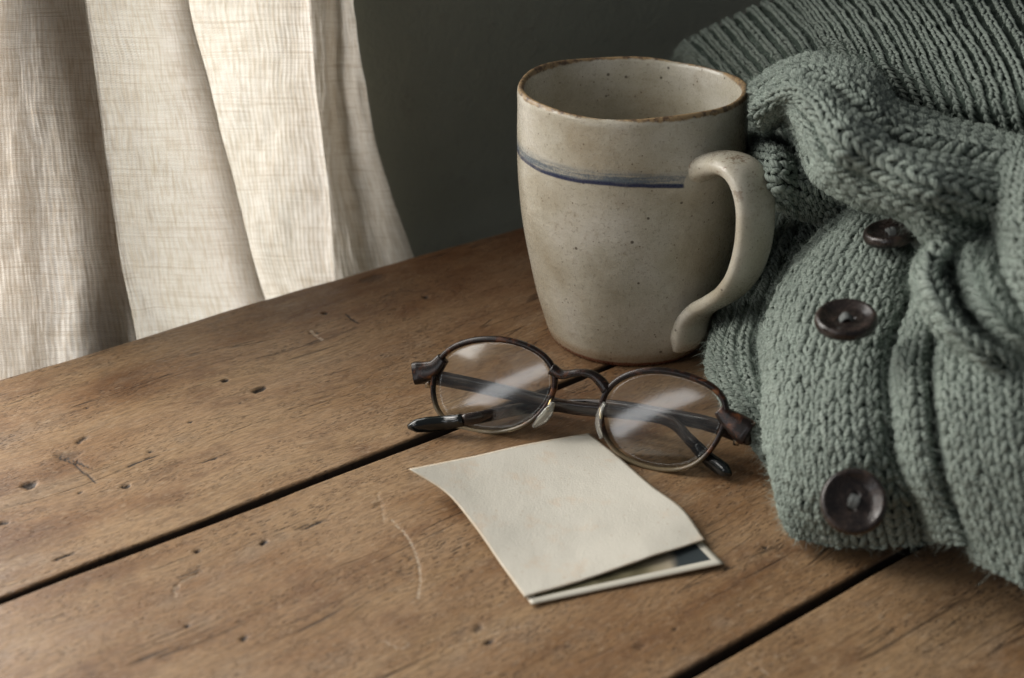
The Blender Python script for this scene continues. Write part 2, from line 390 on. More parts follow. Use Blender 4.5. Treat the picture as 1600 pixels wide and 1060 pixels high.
def print_material():
    m = N('faded_print'); uv = m.n('TexCoord').outputs['UV']; sp = m.n('SeparateXYZ', {0: uv}); U, V_ = sp.outputs[0], sp.outputs[1]
    n1 = m.noise(m.mapping(uv, sc=(2.2, 5, 1)), 1., 3, .5, .8)
    c = m.mix(m.step(n1, .35, .65), (.085, .076, .042), (.24, .21, .13))
    c = m.mix(m.step(m.math('ADD', U, m.math('MULTIPLY', n1, .35)), .78, 1.0), c, (.36, .31, .23))
    c = m.mix(m.step(m.math('ADD', U, m.math('MULTIPLY', n1, .15)), .84, .90), c, (.035, .045, .050))
    e = m.math('MINIMUM', m.math('MINIMUM', U, m.math('SUBTRACT', 1., U)), m.math('MINIMUM', V_, m.math('SUBTRACT', 1., V_)))
    bd = m.step(e, .040, .045, 1, 0)
    pc = m.mix(m.noise(uv, 6., 4, .6), (.52, .49, .41), (.62, .60, .53))
    pc = m.mix(m.step(e, 0, .014, .6, 0), pc, (.40, .29, .17))
    c = m.mix(bd, c, pc)
    m.bsdf(Base_Color=c, Roughness=.35, Specular_IOR_Level=.4); return m.m
M_print = print_material()
M_cardedge = plain('card_edge', (.45, .37, .26), .8, .1, (400., (.30, .22, .13)))
def linen_material():
    m = N('gauzy_linen'); uv = m.n('TexCoord').outputs['UV']
    # UV in thread counts: one unit = 1 mm
    wob = m.n('TexNoise', {'Vector': uv, 'Scale': .02, 'Detail': 1.5}).outputs[1]
    w2 = m.n('VectorMath', {0: wob, 1: (.5, .5, .5)}, operation='SUBTRACT').outputs[0]
    w2 = m.n('VectorMath', {0: w2, 1: (3, 7, 0)}, operation='MULTIPLY').outputs[0]
    u2 = m.n('VectorMath', {0: uv, 1: w2}, operation='ADD').outputs[0]
    sp = m.n('SeparateXYZ', {0: u2}); U, V_ = sp.outputs[0], sp.outputs[1]
    k = 2*math.pi/1.85
    tu = m.math('SINE', m.math('MULTIPLY', U, k)); tv = m.math('SINE', m.math('MULTIPLY', V_, k))
    slu = m.noise(m.mapping(u2, sc=(1.3, .030, 1)), 1., 2, .5)   # vertical slubs
    slv = m.noise(m.mapping(u2, sc=(.022, 1.1, 1)), 1., 2, .5)   # horizontal slubs
    cu = m.math('ADD', m.math('MULTIPLY', tu, .5), .5); cv = m.math('ADD', m.math('MULTIPLY', tv, .5), .5)
    cover = m.math('MAXIMUM', cu, cv)
    weave = m.math('MULTIPLY', cu, cv)
    thin = m.step(cover, .12, .42, 1, 0)
    A = m.step(slv, .60, .68); B = m.step(slu, .62, .70)
    C_ = m.step(m.noise(m.mapping(u2, loc=(5, 50, 0), sc=(.012, .28, 1)), 1., 2, .5), .62, .70)
    lines = m.math('MAXIMUM', m.math('MAXIMUM', A, m.math('MULTIPLY', B, .8)), m.math('MULTIPLY', C_, .7))
    cloud = m.noise(m.mapping(uv, sc=(.035, .016, 1)), 1., 3)
    c = m.mix(cloud, (.78, .73, .65), (.87, .85, .81))
    ta = m.noise(m.mapping(u2, loc=(3, 9, 0), sc=(.75, .05, 1)), 1., 2, .6); tb = m.noise(m.mapping(u2, loc=(9, 3, 0), sc=(.05, .75, 1)), 1., 2, .6)
    c = m.mix(m.step(ta, .42, .66, 0, .40), c, (.50, .40, .28)); c = m.mix(m.step(tb, .42, .66, 0, .35), c, (.52, .44, .34))
    c = m.mix(m.math('MULTIPLY', lines, .40), c, (.40, .30, .20))
    c = m.mix(m.math('MULTIPLY', weave, .22), c, (.52, .42, .30))
    h = m.math('ADD', m.math('ADD', tu, tv), m.math('MULTIPLY', lines, 1.5))
    nb = m.bump(h, .3, .0003)
    df = m.n('BsdfDiffuse', {'Color': c, 'Normal': nb}); tl = m.n('BsdfTranslucent', {'Color': c, 'Normal': nb})
    ms = m.n('MixShader', {0: .62, 1: df.outputs[0], 2: tl.outputs[0]})
    tp = m.n('BsdfTransparent', {'Color': (1, 1, 1)})
    f = m.math('MULTIPLY', thin, .30)
    mx = m.n('MixShader', {0: f, 1: ms.outputs[0], 2: tp.outputs[0]}); m.t.links.new(mx.outputs[0], m.out.inputs[0])
    return m.m
M_linen = linen_material()
def wall_material():
    m = N('dark_green_plaster'); co = m.n('TexCoord').outputs['Object']
    n1 = m.noise(co, 5., 4, .6); n2 = m.noise(co, 60., 4, .65)
    c = m.mix(m.step(n1, .3, .7), (.33, .35, .285), (.38, .395, .32))
    c = m.mix(m.step(n2, .55, .8, 0, .35), c, (.23, .21, .165))
    m.bsdf(Base_Color=c, Roughness=.8, Specular_IOR_Level=.2, Normal=m.bump(m.math('ADD', n2, m.noise(co, 350., 2)), .6, .0012)); return m.m
M_wall = wall_material()

# ================================================================== SETTING: wall, table
def box_st(name, s0, s1, t0, t1, z0, z1, mat, parent=None):
    V = [st(s, t, z) for s in (s0, s1) for t in (t0, t1) for z in (z0, z1)]
    Fc = [(0, 1, 3, 2), (4, 6, 7, 5), (0, 4, 5, 1), (2, 3, 7, 6), (0, 2, 6, 4), (1, 5, 7, 3)]
    o = mesh(name, V, Fc, mat, None, False)
    if parent: keep(o, parent)
    return o
WALL_S = float(at_plane(452, 250, st(0, .575), UT)@US)
w = box_st('wall', WALL_S, 2.6, .575, .74, -.75, 1.6, M_wall); w['kind'] = 'structure'

frame = empty('curtain_shade_frame', tuple(st(.15, .60, -.3)), 0)
tag(frame, 'unseen wooden post added just behind the curtain to shade its left fold', 'added frame')
M_frame = plain('old_paint', (.20, .16, .11), .7, .2, (30., (.13, .10, .07)))
pa, pb = [float(at_plane(x, 300, st(0, .540), UT)@US) for x in (58, 172)]
box_st('post', pa, pb, .5400, .61, -.3, 1.2, M_frame, frame); box_st('sill', -.6, WALL_S-.002, .60, .72, -.36, -.303, M_frame, frame)  # post is added, unseen, to cast shade on the curtain's left fold
fl = box_st('floor', -1.6, 2.6, -2.2, .60, -.80, -.75, plain('dark_floor', (.05, .035, .025), .6)); fl['kind'] = 'structure'
table = empty('wooden_table', tuple(st(0, 0, -.0)), math.radians(38.5))
tag(table, 'worn brown plank table top under the mug, glasses, card and cardigan', 'table')
def plank(t0, t1, seed, back=False, s0=-.30, s1=.86):
    """a board in table coordinates (x along the grain, y across), real rounded and uneven edges"""
    nt = 250; th = .028; gp = .0017
    s = np.concatenate([np.linspace(s0, .05, 30)[:-1], np.arange(.05, .47, .0007), np.linspace(.47, s1, 40)]); ns = len(s)
    wob = lambda sd, a: a*smooth_noise(s*14, s*0+sd, sd, 4)
    lo = t0+gp+wob(seed, .0011); hi = t1-gp+wob(seed+9, .0011)
    if back:
        hi = t1+wob(seed+9, .0022)-.028*np.clip((s-.34)/.28, 0, 1)**1.6
    q = np.linspace(0, 1, nt); q = .55*q+.45*(.5-.5*np.cos(q*np.pi))  # denser at the edges
    G = np.zeros((ns, nt, 3)); G[..., 0] = s[:, None]; G[..., 1] = lo[:, None]+(hi-lo)[:, None]*q[None]
    d0 = (G[..., 1]-lo[:, None]); d1 = (hi[:, None]-G[..., 1])
    r0 = .0013; r1 = .009 if back else .0013
    z = smooth_noise(G[..., 0]*16, G[..., 1]*45, seed, 3)*.0007
    z = z-r0*(1-np.sqrt(np.clip(1-(1-np.clip(d0/r0, 0, 1))**2, 0, 1)))
    z = z-r1*(1-np.sqrt(np.clip(1-(1-np.clip(d1/r1, 0, 1))**2, 0, 1)))
    mask = np.zeros((ns, nt)); X, Y = G[..., 0], G[..., 1]
    jx = smooth_noise(X*900, Y*900, 5, 2); jy = smooth_noise(X*900, Y*900, 6, 2); ov = smooth_noise(X*500, Y*900, 8, 3)
    for (px, py, a, b, ang, dk) in DENTS:
        p = at(px, py, 0); ds = X-p@US+jx*min(a, .0012)*.8; dt = Y-p@UT+jy*min(b, .0012)*.9; r_ = math.radians(ang)
        b = max(b, .00045)
        e = np.hypot((ds*math.cos(r_)+dt*math.sin(r_))/a, (-ds*math.sin(r_)+dt*math.cos(r_))/b)+ov*.5
        k = np.clip((1.25-e)/.7, 0, 1); k = k*k*(3-2*k)
        mask = np.maximum(mask, k*dk); z = z-k*dk*min(.0011, b*.9)
    for pts, wd, val in SCRATCHES:
        q = np.array([[at(x, y, 0)@US, at(x, y, 0)@UT] for x, y in pts]); q = cr(q, np.linspace(0, len(q)-1, 30))
        ii = np.where((s > q[:, 0].min()-.004) & (s < q[:, 0].max()+.004))[0]
        if not len(ii): continue
        sl = slice(ii[0], ii[-1]+1); xx = X[sl]; yy = Y[sl]; d = np.full(xx.shape, 9.)
        for k in range(29):
            e = q[k+1]-q[k]; f = np.clip(((xx-q[k, 0])*e[0]+(yy-q[k, 1])*e[1])/(e@e), 0, 1)
            d = np.minimum(d, np.hypot(xx-q[k, 0]-f*e[0], yy-q[k, 1]-f*e[1]))
        k = np.clip(1.7-(d+abs(ov[sl])*.0002)/wd, 0, 1)
        mask[sl] = np.where(k > .02, k*val, mask[sl]); z[sl] = z[sl]-k*.0002
    G[..., 2] = z-.0003; mask[:, -1] = mask[:, 0] = 1.; mask = np.concatenate([mask[:, :1]*0+1, mask, mask[:, :1]*0+1], 1)  # plank sides grimed fully dark, painting in the shade of the gaps
    # sides + bottom as extra rows
    a = G[:, :1].copy(); a[..., 2] = -th; b = G[:, -1:].copy(); b[..., 2] = -th
    G = np.concatenate([a, G, b], 1); n2 = G.shape[1]
    V = G.reshape(-1, 3); Fc = grid_faces(ns, n2, False, True)
    o = mesh('plank', V, Fc, M_wood, table, attr=mask.ravel()); return o
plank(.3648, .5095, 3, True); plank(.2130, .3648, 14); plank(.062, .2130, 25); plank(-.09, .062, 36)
# ================================================================== curtain
YS = [-80, 0, 130, 260, 390, 520, 640]
CG = [((-170,)*7, .545), ((-60, -62, -60, -55, -50, -40, -30), .552), ((0, 0, 4, 12, 24, 34, 42), .541), ((42, 42, 50, 62, 72, 82, 88), .530), ((82, 85, 98, 114, 130, 146, 156), .5265),
      ((124, 128, 147, 162, 180, 206, 222), .528), ((127, 131, 150, 165, 183, 209, 225), .5315), ((122, 126, 146, 162, 180, 206, 222), .5365), ((136, 140, 160, 178, 196, 222, 238), .5385),
      ((205, 208, 228, 244, 262, 285, 300), .536), ((284, 288, 318, 352, 382, 418, 438), .531), ((286, 290, 320, 354, 384, 420, 440), .535), ((268, 272, 302, 336, 366, 402, 420), .540),
      ((250, 256, 285, 318, 345, 380, 398), .546), ((300, 305, 328, 355, 384, 416, 436), .549), ((400, 405, 415, 425, 440, 468, 480), .544),
      ((474, 476, 486, 503, 513, 520, 525), .536), ((476, 478, 488, 505, 515, 522, 527), .540), ((462, 464, 474, 490, 500, 506, 511), .546), ((455, 458, 466, 480, 492, 500, 505), .553),
      ((478, 480, 488, 500, 512, 522, 530), .557), ((505, 506, 512, 524, 546, 566, 580), .553), ((526, 528, 532, 552, 584, 616, 636), .546), ((546, 550, 570, 598, 640, 688, 715), .550)]
P = np.zeros((len(CG), 7, 3))
for i, (xs, T) in enumerate(CG):
    for j, (x, y) in enumerate(zip(xs, YS)): P[i, j] = at_plane(x, y, st(0, T+(.004 if j > 4 else 0)), UT)
nu, nv = 620, 110
g = cr(P, np.linspace(0, len(CG)-1, nu)); g = np.swapaxes(cr(np.swapaxes(g, 0, 1), np.linspace(0, 6, nv)), 0, 1)
uu, vv = np.meshgrid(np.linspace(0, 40, nu), np.linspace(0, 9, nv), indexing='ij')
g = g+UT*(smooth_noise(uu, vv, 5, 5)*.0020+smooth_noise(uu*.35, vv*.5, 15, 3)*.0022)[..., None]
du = np.linalg.norm(np.diff(g, axis=0), axis=2).mean(1)*1000; U = np.concatenate([[0], np.cumsum(du)])
UVc = np.stack([np.repeat(U[:, None], nv, 1), np.repeat((np.linspace(0, 1, nv)*420)[None], nu, 0)], -1).reshape(-1, 2)
cur = mesh('linen_curtain', g.reshape(-1, 3), grid_faces(nu, nv), M_linen, None, True, UVc)
tag(cur, 'pale gauzy linen curtain hanging in folds behind the table edge, daylight shining through', 'curtain')

# ================================================================== mug
MC = np.array([.0457, .5269, 0])
mug = empty('stoneware_mug', tuple(MC))
tag(mug, 'speckled cream stoneware mug with a thin blue line and a brown rim', 'mug')
prof = np.array([(0, .0312), (.0012, .0322), (.004, .0334), (.008, .0345), (.02, .0376), (.034, .0402), (.048, .0424), (.061, .0436), (.0745, .0441), (.0873, .0439), (.097, .0436), (.1015, .0436)])
pz = cr(prof, np.linspace(0, len(prof)-1, 90))
lip = np.array([(.1030, .0434), (.1040, .0428), (.1043, .0420), (.1038, .0412), (.1025, .0407)])
inn = np.array([(.098, .0404), (.08, .0405), (.06, .0400), (.04, .0384), (.02, .0345), (.010, .029), (.0065, .020), (.006, .010), (.006, .0005)])
inn = cr(inn, np.linspace(0, len(inn)-1, 50))
foot = np.array([(.0018, .0005), (.0018, .026), (.0008, .0275), (.0000, .029)])
full = np.concatenate([foot, pz, lip, inn])
haz = math.radians(-56); na = 240; A = np.linspace(0, 2*np.pi, na, endpoint=False)
z = full[:, 0][:, None]+0*A; r = full[:, 1][:, None]+0*A
hf = z/.104
r = r*(1+hf*(.008*np.cos(2*A-.4)+.004*np.cos(3*A+1))+.00012*np.sin(z*420+A))
az_lip = math.radians(62)
dl = np.angle(np.exp(1j*(A-az_lip)))
for zc_, zs, as_, am in ((.0805, .0095, .0135, .0042), (.0140, .0095, .0110, .0026)):
    dA = np.angle(np.exp(1j*(A-haz)))*.042
    r = r+am*np.exp(-((dA/as_)**2+((z-zc_)/zs)**2)**1.3)*(np.arange(len(full)) < len(foot)+95)[:, None]
z = z+np.clip(hf-.85, 0, 1)/.15*(-.0007*np.exp(-(dl/.22)**2)+.0006*np.cos(A*2+1)+.0004*np.cos(5*A))
V = np.stack([r*np.cos(A)+.0022*(1-hf), r*np.sin(A), z], -1).reshape(-1, 3)
body = mesh('body', V, grid_faces(len(full), na, False, True), M_glaze, mug)
fix_normals(body)
# handle in the radial plane
haz = math.radians(-56)
hp = np.array([(.0350, .0780), (.0425, .0828), (.0510, .0875), (.0590, .0893), (.0660, .0868), (.0705, .0795), (.0718, .0705), (.0710, .0605), (.0680, .0510), (.0625, .0425), (.0550, .0355), (.0475, .0295), (.0425, .0230), (.0405, .0160), (.0388, .0088)])
hp = cr(hp, np.linspace(0, len(hp)-1, 90))
er = np.array([math.cos(haz), math.sin(haz), 0]); et = np.array([-er[1], er[0], 0])
path = hp[:, :1]*er+np.outer(hp[:, 1], [0, 0, 1])
def hsec(t):
    wd = np.interp(t, [0, .05, .15, .5, .8, .93, 1], [.0125, .0100, .0084, .0084, .0076, .0084, .0060]); th = np.interp(t, [0, .06, .2, .6, .85, .95, 1], [.0085, .0060, .0036, .0034, .0034, .0042, .0024])
    S_ = superell(wd, th, 28, 2.5)
    # a shallow groove along the outer face
    S_[:, 1] -= .0010*np.exp(-(S_[:, 0]/.004)**2)*(S_[:, 1] > 0)
    return S_
# section axes: first axis = cross(T, up)
V, Fc = sweep(path, hsec, np.cross(et, np.array([0, 0, 1]))*0+np.cross(et, er)*0+np.stack([np.cross(et, t_) for t_ in np.gradient(path, axis=0)]))
V += (rng.random(V.shape)-.5)*.00006
hd = mesh_any('handle', V, Fc, M_glaze_plain); hd.parent = mug; fix_normals(hd)

# ================================================================== glasses
glasses = empty('eyeglasses', tuple(at(900, 705, 0)))
tag(glasses, 'folded tortoiseshell eyeglasses leaning in front of the mug, lenses towards us', 'glasses')
A0 = at(772, 677, 0); B0 = at(1042, 735, 0); LX = (B0-A0)/np.linalg.norm(B0-A0)
NB = np.cross(LX, [0, 0, 1.]); NB = NB if NB[1] < 0 else -NB        # faces the viewer
LEAN = math.radians(20)
GN = NB*math.cos(LEAN)+np.array([0, 0, 1])*math.sin(LEAN); GU = np.cross(LX, GN); GU = GU if GU[2] > 0 else -GU
def gp(px, py, off=0.): return at_plane(px, py, A0, GN)-GN*off
RIMS = [[(761, 531), (724, 534.5), (701, 549), (684, 571), (677, 597), (679, 627), (690, 650), (712, 665), (742, 673), (774, 675), (810, 669), (840, 650), (859, 624), (867, 594), (862, 571), (844, 552.5), (821, 539), (791, 532)],
        [(1020, 579.5), (994, 582.5), (969, 592), (951, 607), (941, 627), (940, 650), (945, 676), (957, 699), (979, 717), (1007, 729), (1042, 734), (1072, 730), (1099, 716), (1121, 687), (1134, 657), (1132, 631), (1117, 609), (1095, 594), (1057, 582)]]
front = empty('front_frame'); keep(front, glasses)
front.location = glasses.location; front.matrix_parent_inverse = Matrix.Translation(-Vector(glasses.location))
def closed_cr(P, n):
    P = np.asarray(P); k = len(P); Q = np.concatenate([P[-2:], P, P[:3]]); return cr(Q, np.linspace(2, 2+k, n, endpoint=False))
for R in RIMS:
    c = np.stack([gp(*p) for p in R]); path = closed_cr(c, 120); ff = np.fft.fft(path, axis=0); ff[5:-4] = 0; path = np.fft.ifft(ff, axis=0).real; cen = path.mean(0)
    hgt = (path-A0)@GU; top = (hgt-hgt.min())/(hgt.max()-hgt.min())
    def sec(t, top=top):
        k = top[int(round(t*120)) % 120]; return superell(.00075+.00042*k, .0014, 14, 2.6)
    V, Fc = sweep(path, sec, GN, closed=True)
    o = mesh_any('rim', V, Fc, M_tort); fix_normals(o); keep(o, glasses)
    # lens: slightly domed disc, real thickness
    rings = 10; Vl = []; npnt = 72; pth = path[np.linspace(0, 120, npnt, endpoint=False).astype(int)]
    cen = pth.mean(0)
    for side in (0, 1):
        for k in range(1, rings+1):
            f = k/rings; q = cen+(pth-cen)*f*.985
            Vl.append(q+GN*(.0013*(1-f*f)-.0004-.0014*side))
    Vl = np.stack(Vl); Fl = []
    for sd in (0, 1):
        b0 = sd*rings*npnt
        for k in range(rings-1):
            for j in range(npnt):
                a = b0+k*npnt+j; b = b0+k*npnt+(j+1) % npnt; q = (a, b, b+npnt, a+npnt); Fl.append(q if sd == 0 else q[::-1])
    Vl = Vl.reshape(-1, 3); n0 = len(Vl)
    Vl = np.vstack([Vl, cen+GN*.0009, cen-GN*.0005])
    for sd in (0, 1):
        b0 = sd*rings*npnt
        for j in range(npnt): Fl.append((n0+sd, b0+j, b0+(j+1) % npnt))
    e0 = (rings-1)*npnt; e1 = e0+rings*npnt
    for j in range(npnt): Fl.append((e0+j, e0+(j+1) % npnt, e1+(j+1) % npnt, e1+j))
    o = mesh_any('lens', Vl, Fl, M_lens); fix_normals(o); keep(o, glasses)
bpy.data.objects.remove(front)
def strip(name, pts, halfw, halfd, mat, off=0., n=30, p=2.6, parent=None, up=None):
    c = np.stack([gp(x, y, off) if not hasattr(off, '__len__') else gp(x, y, off[i]) for i, (x, y) in enumerate(pts)])
    path = cr(c, np.linspace(0, len(c)-1, n)); hw = np.atleast_1d(halfw); hd_ = np.atleast_1d(halfd)
    f = lambda a, t: float(np.interp(t, np.linspace(0, 1, len(a)), a))
    V, Fc = sweep(path, lambda t: superell(f(hw, t), f(hd_, t), 14, p), GN if up is None else up)
    o = mesh_any(name, V, Fc, mat); fix_normals(o); keep(o, parent or glasses); return o
strip('bridge', [(862, 577), (876, 585), (892, 584), (908, 582), (926, 586), (940, 598), (948, 610)], [.0022, .0018, .0014, .0013, .0015, .0019, .0020], [.0019, .0019], M_tort, 0., 40)
strip('end_piece', [(692, 560), (680, 574), (668, 580), (655, 583), (648, 584)], [.0022, .0030, .0036, .0042, .0042], [.0018, .0020, .0022, .0026, .0026], M_tort, 0.0004, 30, 4)
strip('end_piece', [(1124, 640), (1138, 655), (1150, 664), (1164, 674), (1170, 678)], [.0022, .0034, .0042, .0046, .0045], [.0018, .0020, .0022, .0027, .0027], M_tort, 0.0004, 30, 4)
def temple(h0, offs, pts, tip):
    """pts: (px,py) on planes parallel to the front, tip: (px,py,z) resting on the table"""
    c = [gp(x, y, o) for (x, y), o in zip(pts, offs)]+[at(*q) for q in tip]
    P = np.stack(c); n = 90; path = cr(P, np.linspace(0, len(P)-1, n)); k = (len(pts)-1)/(len(P)-1)
    hh = lambda t: float(np.interp(t, [0, .1, .6, .8, .93, 1], [.0034, .0030, .0024, .0023, .0030, .0022])); hw = .0013
    i0 = int(n*.80)
    V, Fc = sweep(path[:i0+1], lambda t: superell(hw*1.0, hh(t*.8), 12, 3), [0, 0, 1]); o = mesh_any('temple', V, Fc, M_temple); fix_normals(o); keep(o, glasses)
    V, Fc = sweep(path[i0:], lambda t: superell(.0020*min(1, .35+(1-t)*5), hh(.8+t*.2)*min(1, .35+(1-t)*5), 12, 2.2), [0, 0, 1]); q = mesh_any('temple_tip', V, Fc, M_tip); fix_normals(q); keep(q, glasses)
    return o
temple(0, [.002, .0045, .0065, .008, .009, .010, .010], [(652, 588), (672, 592), (730, 605), (800, 622), (880, 642), (960, 650), (1030, 662)], [(1078, 688, .009), (1108, 718, .0045), (1142, 742, .0030)])
temple(0, [.002, .006, .011, .013, .015, .016, .016], [(1166, 682), (1150, 684), (1090, 668), (1020, 656), (940, 644), (870, 642), (800, 646)], [(740, 654, .0070), (690, 661, .0045), (637, 667, .0030)])
# hinges, nose pads, glints
for (x, y, o_) in ((664, 598, .003), (1148, 688, .003)):
    c = gp(x, y, o_); V, Fc = sweep(np.stack([c-GU*.0022, c+GU*.0022]), lambda t: superell(.0011, .0011, 12, 2), GN)
    h_ = mesh_any('hinge', V, Fc, M_metal); fix_normals(h_); keep(h_, glasses)
strip('nose_pad', [(868, 628), (860, 642), (850, 655), (837, 666)], [.0008, .0022, .0024, .0008], [.0006, .0010, .0010, .0006], M_pad, -.0022, 24, 2, None, GN*.6+LX*.8)
strip('nose_pad', [(948, 628), (940, 646), (938, 664), (943, 684)], [.0008, .0024, .0024, .0008], [.0006, .0010, .0010, .0006], M_pad, -.0022, 24, 2, None, GN*.6-LX*.8)
strip('pad_arm', [(866, 612), (862, 625), (858, 640)], .00035, .00035, M_gold, [.0, -.001, -.0018], 14)
strip('pad_arm', [(944, 618), (940, 636), (941, 654)], .00035, .00035, M_gold, [.0, -.001, -.0018], 14)
# ================================================================== card and print
def sheet(name, rows, th, mat, edge, label, cat, nu=60, nv=60, wav=0.):
    P = np.stack([[at(*q) for q in r] for r in rows]); g = cr(P, np.linspace(0, len(P)-1, nu)); g = np.swapaxes(cr(np.swapaxes(g, 0, 1), np.linspace(0, P.shape[1]-1, nv)), 0, 1)
    a, b = np.meshgrid(np.linspace(0, 1, nu), np.linspace(0, 1, nv), indexing='ij')
    g[..., 2] += smooth_noise(a*3, b*3, 4, 3)*wav
    top = g.reshape(-1, 3); bot = top-np.array([0, 0, th]); n = len(top); F1 = grid_faces(nu, nv)
    e = []; idx = np.arange(n).reshape(nu, nv); loop = list(idx[0, :])+list(idx[1:, -1])+list(idx[-1, -2::-1])+list(idx[-2:0:-1, 0])
    for i in range(len(loop)): a_, b_ = loop[i], loop[(i+1) % len(loop)]; e.append((a_, b_, b_+n, a_+n))
    uvs = np.stack([b, 1-a], -1).reshape(-1, 2)
    o = mesh(name, np.vstack([top, bot]), np.vstack([F1, F1[:, ::-1]+n, np.array(e)]), mat, None, True, np.vstack([uvs, uvs]))
    o.data.materials.append(edge); mi = np.zeros(len(o.data.polygons), np.int32); mi[2*len(F1):] = 1; o.data.polygons.foreach_set('material_index', mi)
    tag(o, label, cat); return o
def row(l, r, zs, bow=0):
    n = len(zs); return [(l[0]+(r[0]-l[0])*i/(n-1), l[1]+(r[1]-l[1])*i/(n-1)+bow*4*(i/(n-1))*(1-i/(n-1)), zz) for i, zz in enumerate(zs)]
crow = [row((639, 734), (920, 676), [.0105, .0058, .0030, .0016, .0012], -1), row((697, 770), (972, 718), [.0075, .0045, .0026, .0020, .0022]),
        row((741, 822), (1022, 762), [.0050, .0036, .0028, .0028, .0040]), row((780, 878), (1068, 797), [.0026, .0020, .0020, .0028, .0040], 2), row((820, 934), (1102, 842), [.0014, .0016, .0020, .0026, .0028], 2)]
sheet('blank_card', crow, .00035, M_paper, M_cardedge, 'blank aged cream card with a curled corner, in front of the glasses', 'card', 70, 70, .0006)
prow = [row((700, 752), (938, 700), [.0007]*5), row((742, 812), (1000, 755), [.0006]*5), row((786, 880), (1066, 815), [.0006]*5), row((830, 945), (1132, 881), [.0008, .0006, .0006, .0008, .0014])]
sheet('photo_print', prow, .00025, M_print, M_cardedge, 'faded photo print with a white border, mostly hidden under the blank card', 'photo print', 40, 40)

# ================================================================== cardigan
cardigan = empty('cardigan', tuple(at(1400, 700, 0)))
tag(cardigan, 'heaped sage green knitted wool cardigan with dark horn buttons, beside the mug', 'cardigan')
def leg_template(asp, nr=8, nt=8, rad=.17):
    """one leg of a knit stitch in column widths; asp = row height / column width"""
    t = np.linspace(0, 1, nt)
    x = .03+.36*t**.9; y = (-.24+1.42*t)*asp; zc = -.15+.32*np.sin(np.pi*t)**.5
    P = np.stack([x, y, zc], 1); T = np.gradient(P, axis=0); T /= np.linalg.norm(T, axis=1)[:, None]
    A = np.cross(T, [0, 0, 1.]); A /= np.linalg.norm(A, axis=1)[:, None]; B = np.cross(A, T)
    r = rad*(.55+.45*np.sin(np.pi*np.clip(t*1.0, .04, .96))**.6)
    th = np.linspace(0, 2*np.pi, nr, endpoint=False)
    V = P[:, None]+A[:, None]*(np.cos(th)[None, :, None]*r[:, None, None])+B[:, None]*(np.sin(th)[None, :, None]*r[:, None, None])
    uv = np.stack(np.broadcast_arrays(th[None]/(2*np.pi), t[:, None]), -1)
    return V.reshape(-1, 3), grid_faces(nt, nr, False, True), uv.reshape(-1, 2)
def bil(G, u, v):
    nu, nv = G.shape[:2]; x = np.clip(u, 0, 1)*(nu-1); y = np.clip(v, 0, 1)*(nv-1)
    i = np.minimum(x.astype(int), nu-2); j = np.minimum(y.astype(int), nv-2); f = (x-i)[..., None]; g_ = (y-j)[..., None]
    return (G[i, j]*(1-f)+G[i+1, j]*f)*(1-g_)+(G[i, j+1]*(1-f)+G[i+1, j+1]*f)*g_
def normals(G, side):
    a = np.gradient(G, axis=0); b = np.gradient(G, axis=1); n = np.cross(a, b); n /= np.linalg.norm(n, axis=2)[..., None]+1e-12; return n*side
